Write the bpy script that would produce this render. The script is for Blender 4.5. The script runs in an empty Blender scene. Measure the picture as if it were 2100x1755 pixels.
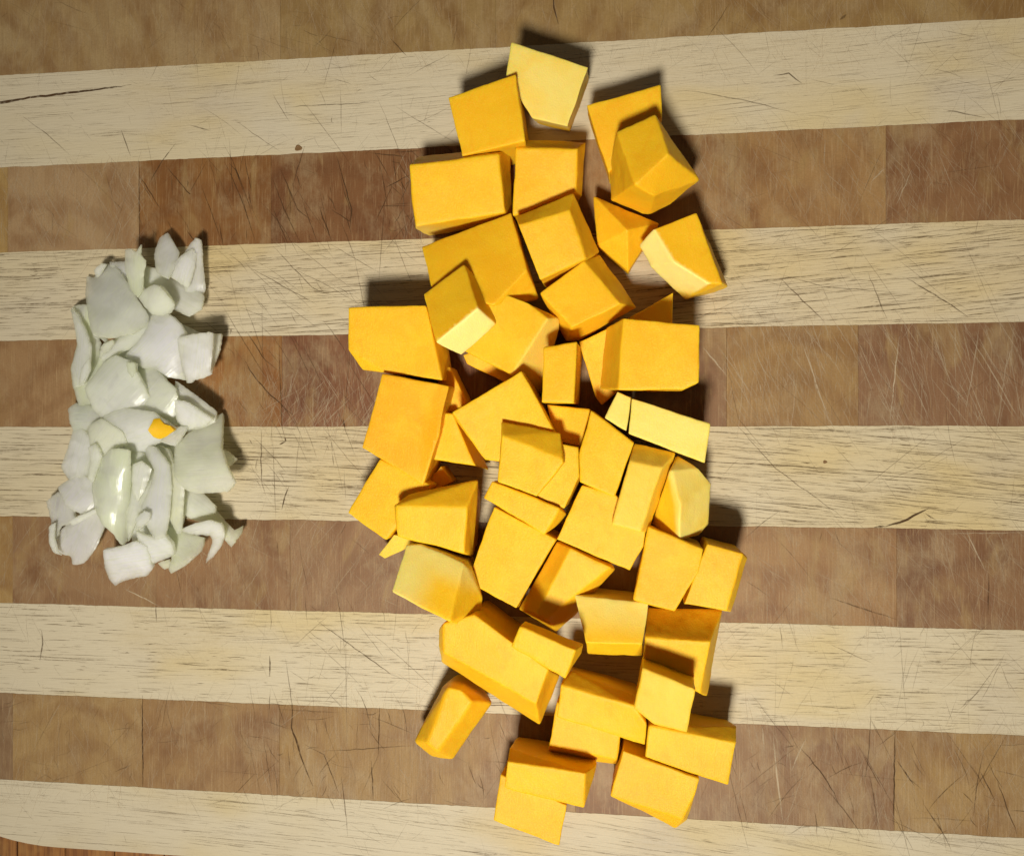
import bpy, bmesh, math, random
from mathutils import Vector, noise
from mathutils.geometry import delaunay_2d_cdt

SC = bpy.context.scene
COL = SC.collection
S = 0.00015                      # metres per unit of the plan below
W0, H0, F = 2100.0, 1755.0, 1900.0
TH = math.radians(7.9)
ST, CT = math.sin(TH), math.cos(TH)

# ---------------------------------------------------------------- camera
cam = bpy.data.cameras.new('camera')
camo = bpy.data.objects.new('camera', cam)
COL.objects.link(camo)
cam.sensor_width = 36
cam.lens = 36 * F / W0
cam.clip_start = 0.01
cam.clip_end = 20
camo.location = (F * ST * S, 0, F * CT * S)
camo.rotation_euler = (0, TH, 0)
SC.camera = camo

# ---------------------------------------------------------------- world, lamp, exposure
w = bpy.data.worlds.new('World')
SC.world = w
w.use_nodes = True
bg = w.node_tree.nodes['Background']
bg.inputs[0].default_value = (1.0, 0.86, 0.66, 1)
bg.inputs[1].default_value = 0.074
lamp = bpy.data.lights.new('ceiling_lamp', 'AREA')
lamp.shape = 'DISK'
lamp.size = 980 * S
lamp.energy = 1.24
lamp.spread = math.radians(58)
lamp.color = (1.0, 0.95, 0.84)
lampo = bpy.data.objects.new('ceiling_lamp', lamp)
COL.objects.link(lampo)
LP = Vector((-50, -3050, 5500))
lampo.location = LP * S
lampo.rotation_euler = (Vector((100, 0, 0)) - LP).to_track_quat('-Z', 'Y').to_euler()
SC.view_settings.view_transform = 'Standard'
SC.view_settings.look = 'None'
SC.view_settings.exposure = 0
SC.view_settings.gamma = 1


# ---------------------------------------------------------------- plan helpers
def at(u, v, z=0.0):
    """plan point at height z that stands over picture point (u, v)"""
    a, b = (u - W0 / 2) / F, -(v - H0 / 2) / F
    d = Vector((a * CT - ST, b, -a * ST - CT))
    t = (z - F * CT) / d.z
    return Vector((F * ST + d.x * t, d.y * t, z))


TILES = {1: (698.1, 63.5, .4231), 2: (698.1, 571.2, .4231), 3: (698.1, 1078.9, .4231),
         4: (63.46, 444.2, .23504), 5: (63.46, 825.0, .23504), 0: (0, 0, 1)}


def tl(t, p):
    ox, oy, k = TILES[t]
    return ox + p[0] * k, oy + p[1] * k


def link(name, mesh, mat, parent=None):
    o = bpy.data.objects.new(name, mesh)
    if mat:
        mesh.materials.append(mat)
    COL.objects.link(o)
    if parent:
        o.parent = parent
    return o


# ---------------------------------------------------------------- node helpers
class NT:
    def __init__(s, name):
        s.m = bpy.data.materials.new(name)
        s.m.use_nodes = True
        s.t = s.m.node_tree
        s.n = s.t.nodes
        s.b = s.n['Principled BSDF']
        s.out = s.n['Material Output']

    def node(s, typ, **kw):
        n = s.n.new(typ)
        for k, v in kw.items():
            setattr(n, k, v)
        return n

    def ln(s, a, b):
        s.t.links.new(a, b)

    def put(s, sock, v):
        if isinstance(v, bpy.types.NodeSocket):
            s.ln(v, sock)
        elif v is not None:
            if isinstance(v, tuple) and len(v) == 3 and len(sock.default_value) == 4:
                v = v + (1,)
            sock.default_value = v

    def coord(s, scale, rot=0.0, rnd=False):
        tc = s.node('ShaderNodeTexCoord')
        mp = s.node('ShaderNodeMapping')
        mp.inputs['Rotation'].default_value = (0, 0, rot)
        mp.inputs['Scale'].default_value = tuple(x / S for x in scale)
        s.ln(tc.outputs['Object'], mp.inputs['Vector'])
        if rnd:
            oi = s.node('ShaderNodeObjectInfo')
            k = s.math('MULTIPLY', oi.outputs['Random'], 37.0)
            cb = s.node('ShaderNodeCombineXYZ')
            s.ln(k, cb.inputs[2])
            va = s.node('ShaderNodeVectorMath', operation='ADD')
            s.ln(mp.outputs[0], va.inputs[0])
            s.ln(cb.outputs[0], va.inputs[1])
            return va.outputs[0]
        return mp.outputs[0]

    def math(s, op, a, b=None, c=None):
        n = s.node('ShaderNodeMath', operation=op)
        s.put(n.inputs[0], a)
        if b is not None:
            s.put(n.inputs[1], b)
        if c is not None:
            s.put(n.inputs[2], c)
        return n.outputs[0]

    def noise(s, vec, detail=3, rough=.5, dist=0.0):
        n = s.node('ShaderNodeTexNoise')
        n.inputs['Scale'].default_value = 1
        n.inputs['Detail'].default_value = detail
        n.inputs['Roughness'].default_value = rough
        n.inputs['Distortion'].default_value = dist
        s.ln(vec, n.inputs['Vector'])
        return n.outputs['Fac']

    def ramp(s, v, lo, hi, a=0.0, b=1.0):
        n = s.node('ShaderNodeMapRange')
        n.interpolation_type = 'SMOOTHSTEP'
        s.put(n.inputs[0], v)
        for i, x in enumerate((lo, hi, a, b)):
            n.inputs[i + 1].default_value = x
        return n.outputs[0]

    def mix(s, f, a, b, mode='MIX'):
        n = s.node('ShaderNodeMix', data_type='RGBA', blend_type=mode)
        s.put(n.inputs['Factor'], f)
        s.put(n.inputs['A'], a)
        s.put(n.inputs['B'], b)
        return n.outputs['Result']

    def bump(s, h, strength, dist):
        n = s.node('ShaderNodeBump')
        n.inputs['Strength'].default_value = strength
        n.inputs['Distance'].default_value = dist * S
        s.ln(h, n.inputs['Height'])
        s.ln(n.outputs[0], s.b.inputs['Normal'])
        return n.outputs[0]


def mat_light_wood():
    t = NT('pale_wood')
    big = t.noise(t.coord((1 / 330, 1 / 150, 1), rnd=True), 2)
    big2 = t.noise(t.coord((1 / 260, 1 / 200, 1), .3, rnd=True), 3)
    grain = t.noise(t.coord((1 / 160, 1 / 7, 1), .03, rnd=True), 4, .6, .3)
    fine = t.noise(t.coord((1 / 40, 1 / 2.2, 1), .05, rnd=True), 3, .6)
    speck = t.noise(t.coord((1 / 4, 1 / 4, 1), 0, rnd=True), 2)
    c = t.mix(t.ramp(big, .44, .64, 0, .8), (.525, .445, .305), (.53, .42, .215))
    c = t.mix(t.ramp(big2, .52, .70, 0, .6), c, (.47, .405, .31))
    c = t.mix(t.ramp(grain, .5, .72, 0, .30), c, (.43, .34, .19))
    c = t.mix(t.ramp(grain, .28, .42, .28, 0), c, (.60, .53, .38))
    c = t.mix(t.ramp(fine, .57, .70, 0, .36), c, (.30, .22, .12))
    c = t.mix(t.ramp(speck, .3, .7, .15, 0), c, (.36, .28, .16))
    oi = t.node('ShaderNodeObjectInfo')
    c = t.mix(1.0, c, oi.outputs['Color'], 'MULTIPLY')
    hz = t.noise(t.coord((1 / 420, 1 / 260, 1), .2), 2)
    c = t.mix(t.ramp(hz, .45, .62, 0, .6), c, (.54, .475, .35))
    t.ln(c, t.b.inputs['Base Color'])
    t.b.inputs['Roughness'].default_value = .62
    t.b.inputs['Specular IOR Level'].default_value = .3
    t.bump(t.math('ADD', t.math('MULTIPLY', grain, .6), fine), .35, 2.0)
    return t.m


def mat_dark_wood():
    t = NT('brown_wood')
    oi = t.node('ShaderNodeObjectInfo')
    big = t.noise(t.coord((1 / 120, 1 / 150, 1), .2, rnd=True), 3, .55, .6)
    big2 = t.noise(t.coord((1 / 70, 1 / 190, 1), -.2, rnd=True), 3, .6, 1.0)
    wear = t.noise(t.coord((1 / 90, 1 / 130, 1), .4, rnd=True), 6, .75, .2)
    fib = t.noise(t.coord((1 / 4, 1 / 90, 1), .1, rnd=True), 3, .6)
    fib2 = t.noise(t.coord((1 / 3, 1 / 60, 1), -.55, rnd=True), 3, .6)
    fib3 = t.noise(t.coord((1 / 3, 1 / 70, 1), .6, rnd=True), 3, .6)
    speck = t.noise(t.coord((1 / 3.5, 1 / 3.5, 1), 0, rnd=True), 3, .7)
    arcs = t.node('ShaderNodeTexWave', wave_type='RINGS', rings_direction='Z')
    arcs.inputs['Scale'].default_value = .13
    arcs.inputs['Distortion'].default_value = 5.0
    arcs.inputs['Detail'].default_value = 2
    cb = t.node('ShaderNodeCombineXYZ')
    t.ln(t.math('MULTIPLY_ADD', t.math('SINE', t.math('MULTIPLY', oi.outputs['Random'], 91.0)), 9.0, 2.0), cb.inputs[0])
    t.ln(t.math('MULTIPLY_ADD', oi.outputs['Random'], 7.0, 5.0), cb.inputs[1])
    va = t.node('ShaderNodeVectorMath', operation='ADD')
    t.ln(t.coord((1 / 30, 1 / 36, 1), .3, rnd=True), va.inputs[0])
    t.ln(cb.outputs[0], va.inputs[1])
    t.ln(va.outputs[0], arcs.inputs['Vector'])
    c = t.mix(1.0, oi.outputs['Color'], (1.25, 1.06, .74), 'MULTIPLY')
    c = t.mix(t.ramp(big, .40, .64, 0, .8), c, t.mix(1.0, c, (.68, .55, .45), 'MULTIPLY'))
    c = t.mix(t.ramp(big2, .52, .68, 0, .55), c, (.30, .19, .07))
    c = t.mix(t.ramp(arcs.outputs['Fac'], .45, .98, 0, .26), c, t.mix(1.0, c, (.56, .40, .30), 'MULTIPLY'))
    c = t.mix(t.ramp(wear, .45, .70, 0, .45), c, (.345, .25, .135))
    c = t.mix(t.ramp(fib, .52, .72, 0, .24), c, (.15, .08, .03))
    c = t.mix(t.ramp(fib2, .54, .72, 0, .34), c, (.41, .275, .135))
    c = t.mix(t.ramp(fib3, .56, .74, 0, .3), c, (.41, .285, .15))
    c = t.mix(t.ramp(speck, .35, .6, .2, 0), c, (.16, .09, .035))
    t.ln(c, t.b.inputs['Base Color'])
    t.b.inputs['Roughness'].default_value = .55
    t.b.inputs['Specular IOR Level'].default_value = .35
    t.bump(t.math('ADD', fib, speck), .3, 1.2)
    return t.m


def mat_table():
    t = NT('table_wood')
    g = t.noise(t.coord((1 / 9, 1 / 190, 1), 0, rnd=True), 4, .6, .4)
    b = t.noise(t.coord((1 / 60, 1 / 60, 1), 0, rnd=True), 3)
    c = t.mix(t.ramp(g, .35, .65), (.30, .13, .035), (.17, .065, .02))
    c = t.mix(t.ramp(b, .5, .7, 0, .5), c, (.36, .19, .06))
    t.ln(c, t.b.inputs['Base Color'])
    t.b.inputs['Roughness'].default_value = .4
    t.bump(g, .2, 2)
    return t.m


def mat_mark(name, col):
    t = NT(name)
    t.b.inputs['Base Color'].default_value = col + (1,)
    t.b.inputs['Roughness'].default_value = .8
    t.b.inputs['Specular IOR Level'].default_value = .1
    at_ = t.node('ShaderNodeAttribute', attribute_name='fade')
    br = t.noise(t.coord((1 / 9, 1 / 9, 1)), 2)
    a = t.math('MULTIPLY', at_.outputs['Fac'], t.ramp(br, .3, .55, .45, 1))
    tr = t.node('ShaderNodeBsdfTransparent')
    mx = t.node('ShaderNodeMixShader')
    t.ln(a, mx.inputs[0])
    t.ln(tr.outputs[0], mx.inputs[1])
    t.ln(t.b.outputs[0], mx.inputs[2])
    t.ln(mx.outputs[0], t.out.inputs[0])
    return t.m


def mat_squash():
    t = NT('squash_flesh')
    oi = t.node('ShaderNodeObjectInfo')
    sp = t.node('ShaderNodeSeparateColor')
    t.ln(oi.outputs['Color'], sp.inputs[0])
    pal = t.node('ShaderNodeAttribute', attribute_name='pale')
    n1 = t.noise(t.coord((1 / 70, 1 / 70, 1 / 70), 0, rnd=True), 3, .5, .5)
    n2 = t.noise(t.coord((1 / 5, 1 / 26, 1 / 5), .5, rnd=True), 4, .65, .9)
    n3 = t.noise(t.coord((1 / 3, 1 / 3, 1 / 3), 0, rnd=True), 2, .6)
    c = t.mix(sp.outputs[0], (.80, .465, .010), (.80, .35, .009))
    c = t.mix(t.ramp(n1, .42, .66, 0, .45), c, (.83, .52, .018))
    n4 = t.noise(t.coord((1 / 26, 1 / 60, 1 / 26), .9, rnd=True), 3, .6, 1.2)
    c = t.mix(t.ramp(n4, .52, .72, 0, .32), c, (.79, .35, .008))
    c = t.mix(t.ramp(n2, .5, .74, 0, .20), c, (.80, .40, .012))
    c = t.mix(t.ramp(n3, .50, .7, 0, .2), c, (.86, .58, .08))
    pf = t.math('ADD', pal.outputs['Fac'], t.math('MULTIPLY', t.math('SUBTRACT', n1, .5), .5))
    pf = t.ramp(pf, .12, .95)
    pf = t.math('MULTIPLY', pf, t.ramp(pal.outputs['Fac'], .0, .12))
    pc = t.mix(t.ramp(n1, .35, .7, 0, .7), (.80, .635, .155), (.80, .55, .075))
    pc = t.mix(sp.outputs[1], pc, (.92, .76, .25))
    pc = t.mix(sp.outputs[2], pc, (.62, .56, .20))
    c = t.mix(pf, c, pc)
    t.ln(c, t.b.inputs['Base Color'])
    t.b.inputs['Subsurface Weight'].default_value = .45
    t.b.inputs['Subsurface Radius'].default_value = (1, .42, .08)
    t.b.inputs['Subsurface Scale'].default_value = 20 * S
    t.b.inputs['Roughness'].default_value = .5
    t.b.inputs['Specular IOR Level'].default_value = .2
    t.bump(t.math('ADD', n2, t.math('MULTIPLY', n3, 1.0)), .26, 2.0)
    return t.m


def mat_onion():
    t = NT('onion_flesh')
    oi = t.node('ShaderNodeObjectInfo')
    n1 = t.noise(t.coord((1 / 60, 1 / 60, 1 / 60), 0, rnd=True), 2, .5, .5)
    st = t.noise(t.coord((1 / 110, 1 / 3.2, 1 / 12), 0, rnd=True), 3, .6, .15)
    c = t.mix(t.ramp(n1, .35, .7, 0, .75), oi.outputs['Color'], (.93, .94, .86))
    c = t.mix(t.ramp(st, .47, .68, 0, .55), c, (.82, .87, .68))
    c = t.mix(t.ramp(st, .30, .42, .4, 0), c, (.95, .95, .92))
    rim = t.node('ShaderNodeAttribute', attribute_name='rim')
    c = t.mix(t.math('MULTIPLY', rim.outputs['Fac'], .5), c, (.88, .90, .66))
    t.ln(c, t.b.inputs['Base Color'])
    t.b.inputs['Roughness'].default_value = .22
    t.b.inputs['Specular IOR Level'].default_value = .45
    t.b.inputs['Subsurface Weight'].default_value = .8
    t.b.inputs['Subsurface Radius'].default_value = (1, 1, .8)
    t.b.inputs['Subsurface Scale'].default_value = 24 * S
    nb = t.bump(t.math('ADD', st, n1), .3, 2.5)
    tr = t.node('ShaderNodeBsdfTranslucent')
    t.ln(c, tr.inputs[0])
    t.ln(nb, tr.inputs['Normal'])
    tp = t.node('ShaderNodeBsdfTransparent')
    mx = t.node('ShaderNodeMixShader')
    mx.inputs[0].default_value = .33
    t.ln(t.b.outputs[0], mx.inputs[1])
    t.ln(tr.outputs[0], mx.inputs[2])
    m2 = t.node('ShaderNodeMixShader')
    ed = t.node('ShaderNodeAttribute', attribute_name='rim')
    tf = t.math('ADD', t.math('MULTIPLY', ed.outputs['Fac'], .26), t.ramp(n1, .42, .66, .04, .26))
    t.ln(tf, m2.inputs[0])
    t.ln(mx.outputs[0], m2.inputs[1])
    t.ln(tp.outputs[0], m2.inputs[2])
    t.ln(m2.outputs[0], t.out.inputs[0])
    return t.m


M_LIGHT, M_DARK, M_TABLE = mat_light_wood(), mat_dark_wood(), mat_table()
M_CUT = mat_mark('knife_cut_dirt', (.075, .04, .018))
M_PORE = mat_mark('wood_pore', (.135, .085, .04))
M_SCRATCH = mat_mark('pale_scratch', (.54, .43, .29))
M_SQUASH, M_ONION = mat_squash(), mat_onion()

# ---------------------------------------------------------------- tabletop (setting)
tabletop = bpy.data.objects.new('tabletop', None)
COL.objects.link(tabletop)
tabletop['kind'] = 'structure'
tabletop.location = (0, 0, -140 * S)
rnd = random.Random(4)
PWID, PLEN = 124.0, 5200.0
bm = bmesh.new()
bmesh.ops.create_cube(bm, size=1)
for v in bm.verts:
    v.co = Vector((v.co.x * (PWID - 2.5), v.co.y * PLEN, v.co.z * 30 - 15)) * S
bmesh.ops.bevel(bm, geom=bm.edges[:], offset=1.6 * S, segments=2, affect='EDGES')
pm = bpy.data.meshes.new('table_plank')
bm.to_mesh(pm)
bm.free()
pm.materials.append(M_TABLE)
x_joint = at(134, 1750, -140).x
for i in range(-13, 34):
    o = bpy.data.objects.new('plank', pm)
    COL.objects.link(o)
    o.parent = tabletop
    o.location = ((x_joint + (i + .5) * PWID) * S, rnd.uniform(-30, 30) * S, rnd.uniform(-.5, .5) * S)

# ---------------------------------------------------------------- cutting board
board = bpy.data.objects.new('cutting_board', None)
COL.objects.link(board)
board['label'] = 'striped wooden cutting board of pale and brown laminated staves under the chopped vegetables'
board['category'] = 'cutting board'
BT = 134.0
board.location = (0, 0, -BT * S)
XL, XR = at(-125, 900).x, at(2330, 900).x
# picture heights of the stave joints at the left (u=0) and right (u=2100) edges
LEFT = [-28, 155, 344, 518, 699, 875, 1058, 1235.4, 1420, 1597]
RIGHT = [-176, 36.2, 244.7, 450, 660, 873, 1087, 1292, 1507.6, 1717.8]


def jy(k, x):
    a, b = at(0, LEFT[k]), at(W0, RIGHT[k])
    y = a.y + (b.y - a.y) * (x - a.x) / (b.x - a.x)
    return y + 1.4 * noise.noise(Vector((x / 60, k * 9.1, 0))) + .9 * noise.noise(Vector((x / 11, k * 5.3, 4)))


YBOT = at(400, 1756).y
YTOP = jy(0, 0) + 205


def prism(name, poly, mat, color, ztop=0.0):
    """plank with the plan outline poly, eased top edges"""
    cx = sum(p[0] for p in poly) / len(poly)
    cy = sum(p[1] for p in poly) / len(poly)
    bm = bmesh.new()
    top = [bm.verts.new(Vector((p[0] - cx, p[1] - cy, BT + ztop)) * S) for p in poly]
    f = bm.faces.new(top)
    if f.normal.z < 0:
        f.normal_flip()
    bm.normal_update()
    if f.normal.z < 0:
        f.normal_flip()
    ex = bmesh.ops.extrude_face_region(bm, geom=[f])
    vs = [g for g in ex['geom'] if isinstance(g, bmesh.types.BMVert)]
    for v in vs:
        v.co.z = 0.0
    bmesh.ops.recalc_face_normals(bm, faces=bm.faces[:])
    tops = [e for e in bm.edges if all(abs(v.co.z - (BT + ztop) * S) < 1e-7 for v in e.verts)]
    bmesh.ops.bevel(bm, geom=tops, offset=.35 * S, segments=1, affect='EDGES')
    me = bpy.data.meshes.new(name)
    bm.to_mesh(me)
    bm.free()
    o = link(name, me, mat, board)
    o.location = (cx * S, cy * S, 0)
    o.color = color + (1,)
    return o


G = .1
rnd = random.Random(11)


def stave(ytopf, ybotf, x0, x1, mat, color, label=None):
    n = max(2, int((x1 - x0) / 6))
    xs_ = [x0 + G + (x1 - x0 - 2 * G) * i / n for i in range(n + 1)]
    p = [(x, ybotf(x) + G) for x in xs_] + [(x, ytopf(x) - G) for x in reversed(xs_)]
    o = prism('stave', p, mat, color, rnd.uniform(-.12, .12))
    if label:
        o['label'] = label


# brown rows: (joint above, joint below, [picture x of butt joints], [colours])
TAN = (.285, .19, .085)
GREY = (.275, .205, .125)
ORB = (.215, .122, .045)
RED = (.19, .098, .055)
RB = (.22, .122, .062)
rows = [
    (0, 1, [575, 1017], [(.255, .205, .135), (.21, .16, .085), (.22, .165, .085)]),
    (2, 3, [16, 285, 556, 1176, 1817], [(.29, .22, .11), (.27, .205, .15), (.165, .085, .032), (.13, .064, .030), (.23, .152, .082), (.165, .095, .055)]),
    (4, 5, [300, 578, 1020, 1490, 1760], [(.225, .155, .10), (.21, .108, .036), (.135, .062, .036), (.16, .10, .065), (.215, .145, .07), (.155, .09, .058)]),
    (6, 7, [26, 320, 595, 1120, 1839], [(.27, .20, .10), (.195, .13, .085), (.185, .115, .07), (.185, .12, .08), (.22, .14, .075), (.155, .088, .048)]),
    (8, 9, [26, 292, 573, 1180, 1834], [(.17, .12, .085), (.24, .175, .095), (.205, .135, .07), (.215, .145, .06), (.185, .115, .055), (.22, .15, .06)]),
]
for a, b, js, cols in rows:
    xs = [XL] + [at(j, (LEFT[a] + LEFT[b]) / 2).x for j in js] + [XR]
    for k in range(len(cols)):
        stave(lambda x: jy(a, x), lambda x: jy(b, x), xs[k], xs[k + 1], M_DARK, cols[k])
LT = [(1, 1, 1), (1, .97, .90), (.98, .955, .87), (1, 1, .98)]
for i, (a, b) in enumerate([(1, 2), (3, 4), (5, 6), (7, 8)]):
    stave(lambda x: jy(a, x), lambda x: jy(b, x), XL, XR, M_LIGHT, LT[i])
stave(lambda x: YTOP, lambda x: jy(0, x), XL, XR, M_LIGHT, (1, 1, 1))
# bottom stave with the rounded corners of the board
R = 290.0
nx = 500
pl = [(XL + (XR - XL) * i / nx, jy(9, XL + (XR - XL) * i / nx) - G) for i in range(nx - 1, -1, -1)]
hb = jy(9, XL) - YBOT
r1 = min(R, hb * 1.7)
for k in range(13):
    a = math.pi + k / 12 * math.pi / 2
    pl.append((XL + R + R * math.cos(a), YBOT + r1 * .52 + r1 * .52 * math.sin(a)))
pl += [(XR - R + R * math.cos(a), YBOT + r1 * .52 + r1 * .52 * math.sin(a)) for a in [-math.pi / 2 + k / 12 * math.pi / 2 for k in range(13)]]
pl.append((XR - G, jy(9, XR) - G))
prism('stave', pl, M_LIGHT, (.97, .98, 1.0))


class Ribbons:
    """thin marks lying on the board, joined into one mesh"""

    def __init__(s):
        s.v, s.f, s.a = [], [], []
        s.z = 0

    def add(s, pts, width, strength, ends=.0):
        n = len(pts)
        i0 = len(s.v)
        s.z = (s.z + 1) % 40
        z = BT + .22 + s.z * .012
        for i, p in enumerate(pts):
            q = pts[min(i + 1, n - 1)]
            r = pts[max(i - 1, 0)]
            d = Vector((q[0] - r[0], q[1] - r[1]))
            if d.length < 1e-6:
                d = Vector((1, 0))
            d.normalize()
            t = i / (n - 1)
            k = math.sin(math.pi * min(max(t, .03), .97)) ** .5
            h = width * .5 * max(k, .25)
            s.v.append((p[0] - d.y * h, p[1] + d.x * h, z))
            s.v.append((p[0] + d.y * h, p[1] - d.x * h, z))
            a = strength * (ends + (1 - ends) * k)
            s.a += [a, a]
        for i in range(n - 1):
            j = i0 + 2 * i
            s.f.append((j, j + 1, j + 3, j + 2))

    def build(s, name, mat, label):
        me = bpy.data.meshes.new(name)
        me.from_pydata([Vector(p) * S for p in s.v], [], s.f)
        at_ = me.attributes.new('fade', 'FLOAT', 'POINT')
        at_.data.foreach_set('value', s.a)
        o = link(name, me, mat, board)
        o['kind'] = 'stuff'
        o['label'] = label
        return o


def curve_pts(x, y, ang, length, bend, n, wob, rr):
    pts = []
    for i in range(n):
        t = i / (n - 1) - .5
        a = ang
        px = t * length
        py = bend * (t * t * 4) + rr.gauss(0, wob)
        pts.append((x + px * math.cos(a) - py * math.sin(a), y + px * math.sin(a) + py * math.cos(a)))
    return pts


rr = random.Random(77)
pores, cuts, scr = Ribbons(), Ribbons(), Ribbons()
# wood pores: short dark dashes running along the pale staves
for i, (a, b, dens, slope, ln, st) in enumerate([(1, 2, 1300, .05, 40, .34), (3, 4, 2500, .055, 50, .74),
                                               (5, 6, 2500, -.055, 54, .74), (7, 8, 1500, .01, 32, .62),
                                               (9, 10, 900, -.085, 60, .4)]):
    k = 0
    while k < dens:
        x = rr.uniform(XL, XR)
        yb = YBOT + 8 if b == 10 else jy(b, x)
        y0, y1 = yb + 4, jy(a, x) - 4
        y = rr.uniform(y0, y1)
        c = noise.noise(Vector((x / 130, y / 34, i * 7.3)))
        if rr.random() > .5 + c * .9:
            if rr.random() < .55:
                continue
        L = min(rr.expovariate(1 / ln) * 1.15 + 8, 190)
        if b != 10 and not (jy(b, x) + 3 < y < jy(a, x) - 3):
            continue
        n = 3 + int(L / 16)
        sl = slope * (1 + x / 1250) * (1 + .4 * noise.noise(Vector((x / 300, y / 60, 3)))) + .02 * noise.noise(Vector((x / 80, y / 30, 9)))
        if abs(y - y0) < L * abs(sl) * .6 or abs(y - y1) < L * abs(sl) * .6:
            sl = 0
        pores.add(curve_pts(x, y, sl, L, rr.gauss(0, 1.0), n, .22, rr), rr.choice((rr.uniform(.5, 1.0), rr.uniform(.7, 1.4), rr.uniform(.8, 1.9))), st * rr.uniform(.2, .9))
        k += 1
pores.build('wood_pore', M_PORE, 'short dark open pores running along the pale staves')


def seg(rib, pts, width, strength, wob=.55, ends=.2):
    out = []
    for i in range(len(pts) - 1):
        a, b = at(*pts[i]), at(*pts[i + 1])
        n = max(2, int((b - a).length / 12))
        for k in range(n):
            p = a.lerp(b, k / n)
            out.append((p.x + rr.gauss(0, wob), p.y + rr.gauss(0, wob)))
    e = at(*pts[-1])
    out.append((e.x, e.y))
    rib.add(out, width, strength, ends)


# the deep marks that can be picked out one by one
for pts, wd, sg in [
    ([(-20, 212), (60, 201), (150, 190), (240, 179)], 5.0, 1.0), ([(120, 194), (180, 187), (270, 174)], 2.4, .8),
    ([(-20, 214), (40, 206)], 6, 1.0), ([(1134, -12), (1136, 16), (1145, 50)], 3.0, 1.0),
    ([(285, 330), (286, 440), (286, 512)], 2.2, .6), ([(1815, 1080), (1860, 1066), (1905, 1042)], 4.4, .95),
    ([(1792, 1081), (1815, 1079)], 4, .8), ([(1897, 1053), (1920, 1066)], 3, .7),
    ([(292, 1425), (293, 1608)], 2.8, .85), ([(600, 1440), (598, 1490), (620, 1560), (642, 1612)], 3.4, .75),
    ([(625, 1525), (664, 1547), (695, 1625)], 2.4, .55), ([(778, 1450), (776, 1545)], 2.6, .7),
    ([(762, 1560), (765, 1640)], 2.6, .6), ([(660, 1540), (850, 1528)], 2.0, .4), ([(540, 1510), (560, 1640)], 1.8, .35),
    ([(1836, 1500), (1832, 1690)], 2.6, .75), ([(1640, 1530), (1690, 1590), (1722, 1650)], 2.4, .6),
    ([(1840, 1560), (1875, 1610)], 2.6, .7), ([(2010, 1580), (2040, 1640)], 2.2, .6),
    ([(2045, 1600), (2085, 1710)], 2.2, .6), ([(1785, 1590), (1800, 1690)], 2, .5),
    ([(690, 320), (722, 430), (718, 455), (680, 430)], 2.6, .75), ([(575, 345), (610, 430), (640, 455)], 2.4, .6),
    ([(460, 330), (500, 420), (525, 500)], 2.2, .55), ([(340, 340), (390, 400), (380, 390)], 2.0, .6),
    ([(285, 360), (330, 430)], 2.4, .55), ([(655, 425), (680, 495)], 3.0, .7), ([(560, 430), (590, 500)], 2.4, .6),
    ([(600, 380), (625, 300)], 2.0, .5), ([(790, 385), (840, 360)], 2.4, .7), ([(760, 315), (835, 322)], 2.2, .6),
    ([(806, 315), (812, 370)], 2.2, .6), ([(450, 460), (458, 505)], 2.4, .6), ([(380, 470), (410, 505)], 2.2, .6),
    ([(500, 735), (520, 770), (555, 810), (600, 850)], 2.6, .75), ([(505, 680), (545, 740), (570, 760)], 2.2, .6),
    ([(572, 700), (578, 870), (584, 905)], 2.0, .55), ([(535, 880), (537, 990), (545, 1015)], 2.4, .55),
    ([(592, 998), (584, 1020), (578, 1045)], 3.0, .8), ([(586, 905), (572, 912)], 3.2, .8), ([(585, 896), (586, 906)], 3.2, .8),
    ([(704, 860), (708, 878)], 3.2, .8), ([(474, 672), (472, 686)], 3.0, .8), ([(510, 548), (650, 625)], 2.0, .45),
    ([(560, 505), (640, 590), (690, 610)], 2.0, .45), ([(650, 1272), (800, 1380), (826, 1392)], 2.2, .6),
    ([(553, 1345), (553, 1387)], 3.2, .7), ([(586, 1350), (598, 1440), (600, 1475)], 1.8, .4),
    ([(320, 1240), (321, 1275)], 2.4, .5), ([(86, 1292), (88, 1320), (82, 1355)], 3.4, .5),
    ([(248, 265), (268, 320)], 2.2, .5), ([(45, 238), (90, 270), (145, 320)], 1.8, .4), ([(390, 258), (430, 268)], 2.4, .5),
    ([(585, 220), (700, 214), (770, 211)], 1.8, .5), ([(1586, 155), (1618, 151), (1645, 172)], 2.6, .6),
    ([(1405, 185), (1520, 205), (1622, 230)], 2.0, .4), ([(1935, 226), (2020, 242)], 2.2, .5),
    ([(1590, 560), (1700, 590), (1850, 600)], 1.8, .35), ([(1860, 571), (1950, 625), (1985, 650)], 2.6, .6),
    ([(1600, 571), (1690, 660)], 2.2, .5), ([(1500, 860), (1590, 960), (1700, 1040), (1750, 1078)], 1.6, .45),
    ([(1480, 700), (1515, 860), (1600, 960)], 1.3, .3), ([(2010, 880), (1880, 960), (1780, 1000)], 1.1, .3),
    ([(1780, 560), (1820, 655)], 1.8, .4), ([(1700, 1320), (1790, 1360)], 1.7, .35), ([(1600, 1280), (1605, 1330)], 1.6, .4),
    ([(2028, 1175), (2026, 1260)], 2.4, .5), ([(1700, 1225), (1840, 1270)], 2.6, .4),
    ([(1735, 30), (1722, 42)], 5, .5), ([(1495, 10), (1450, 80)], 2, .4), ([(800, 80), (835, 116)], 2.4, .5),
]:
    seg(cuts, pts, wd, sg)

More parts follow.
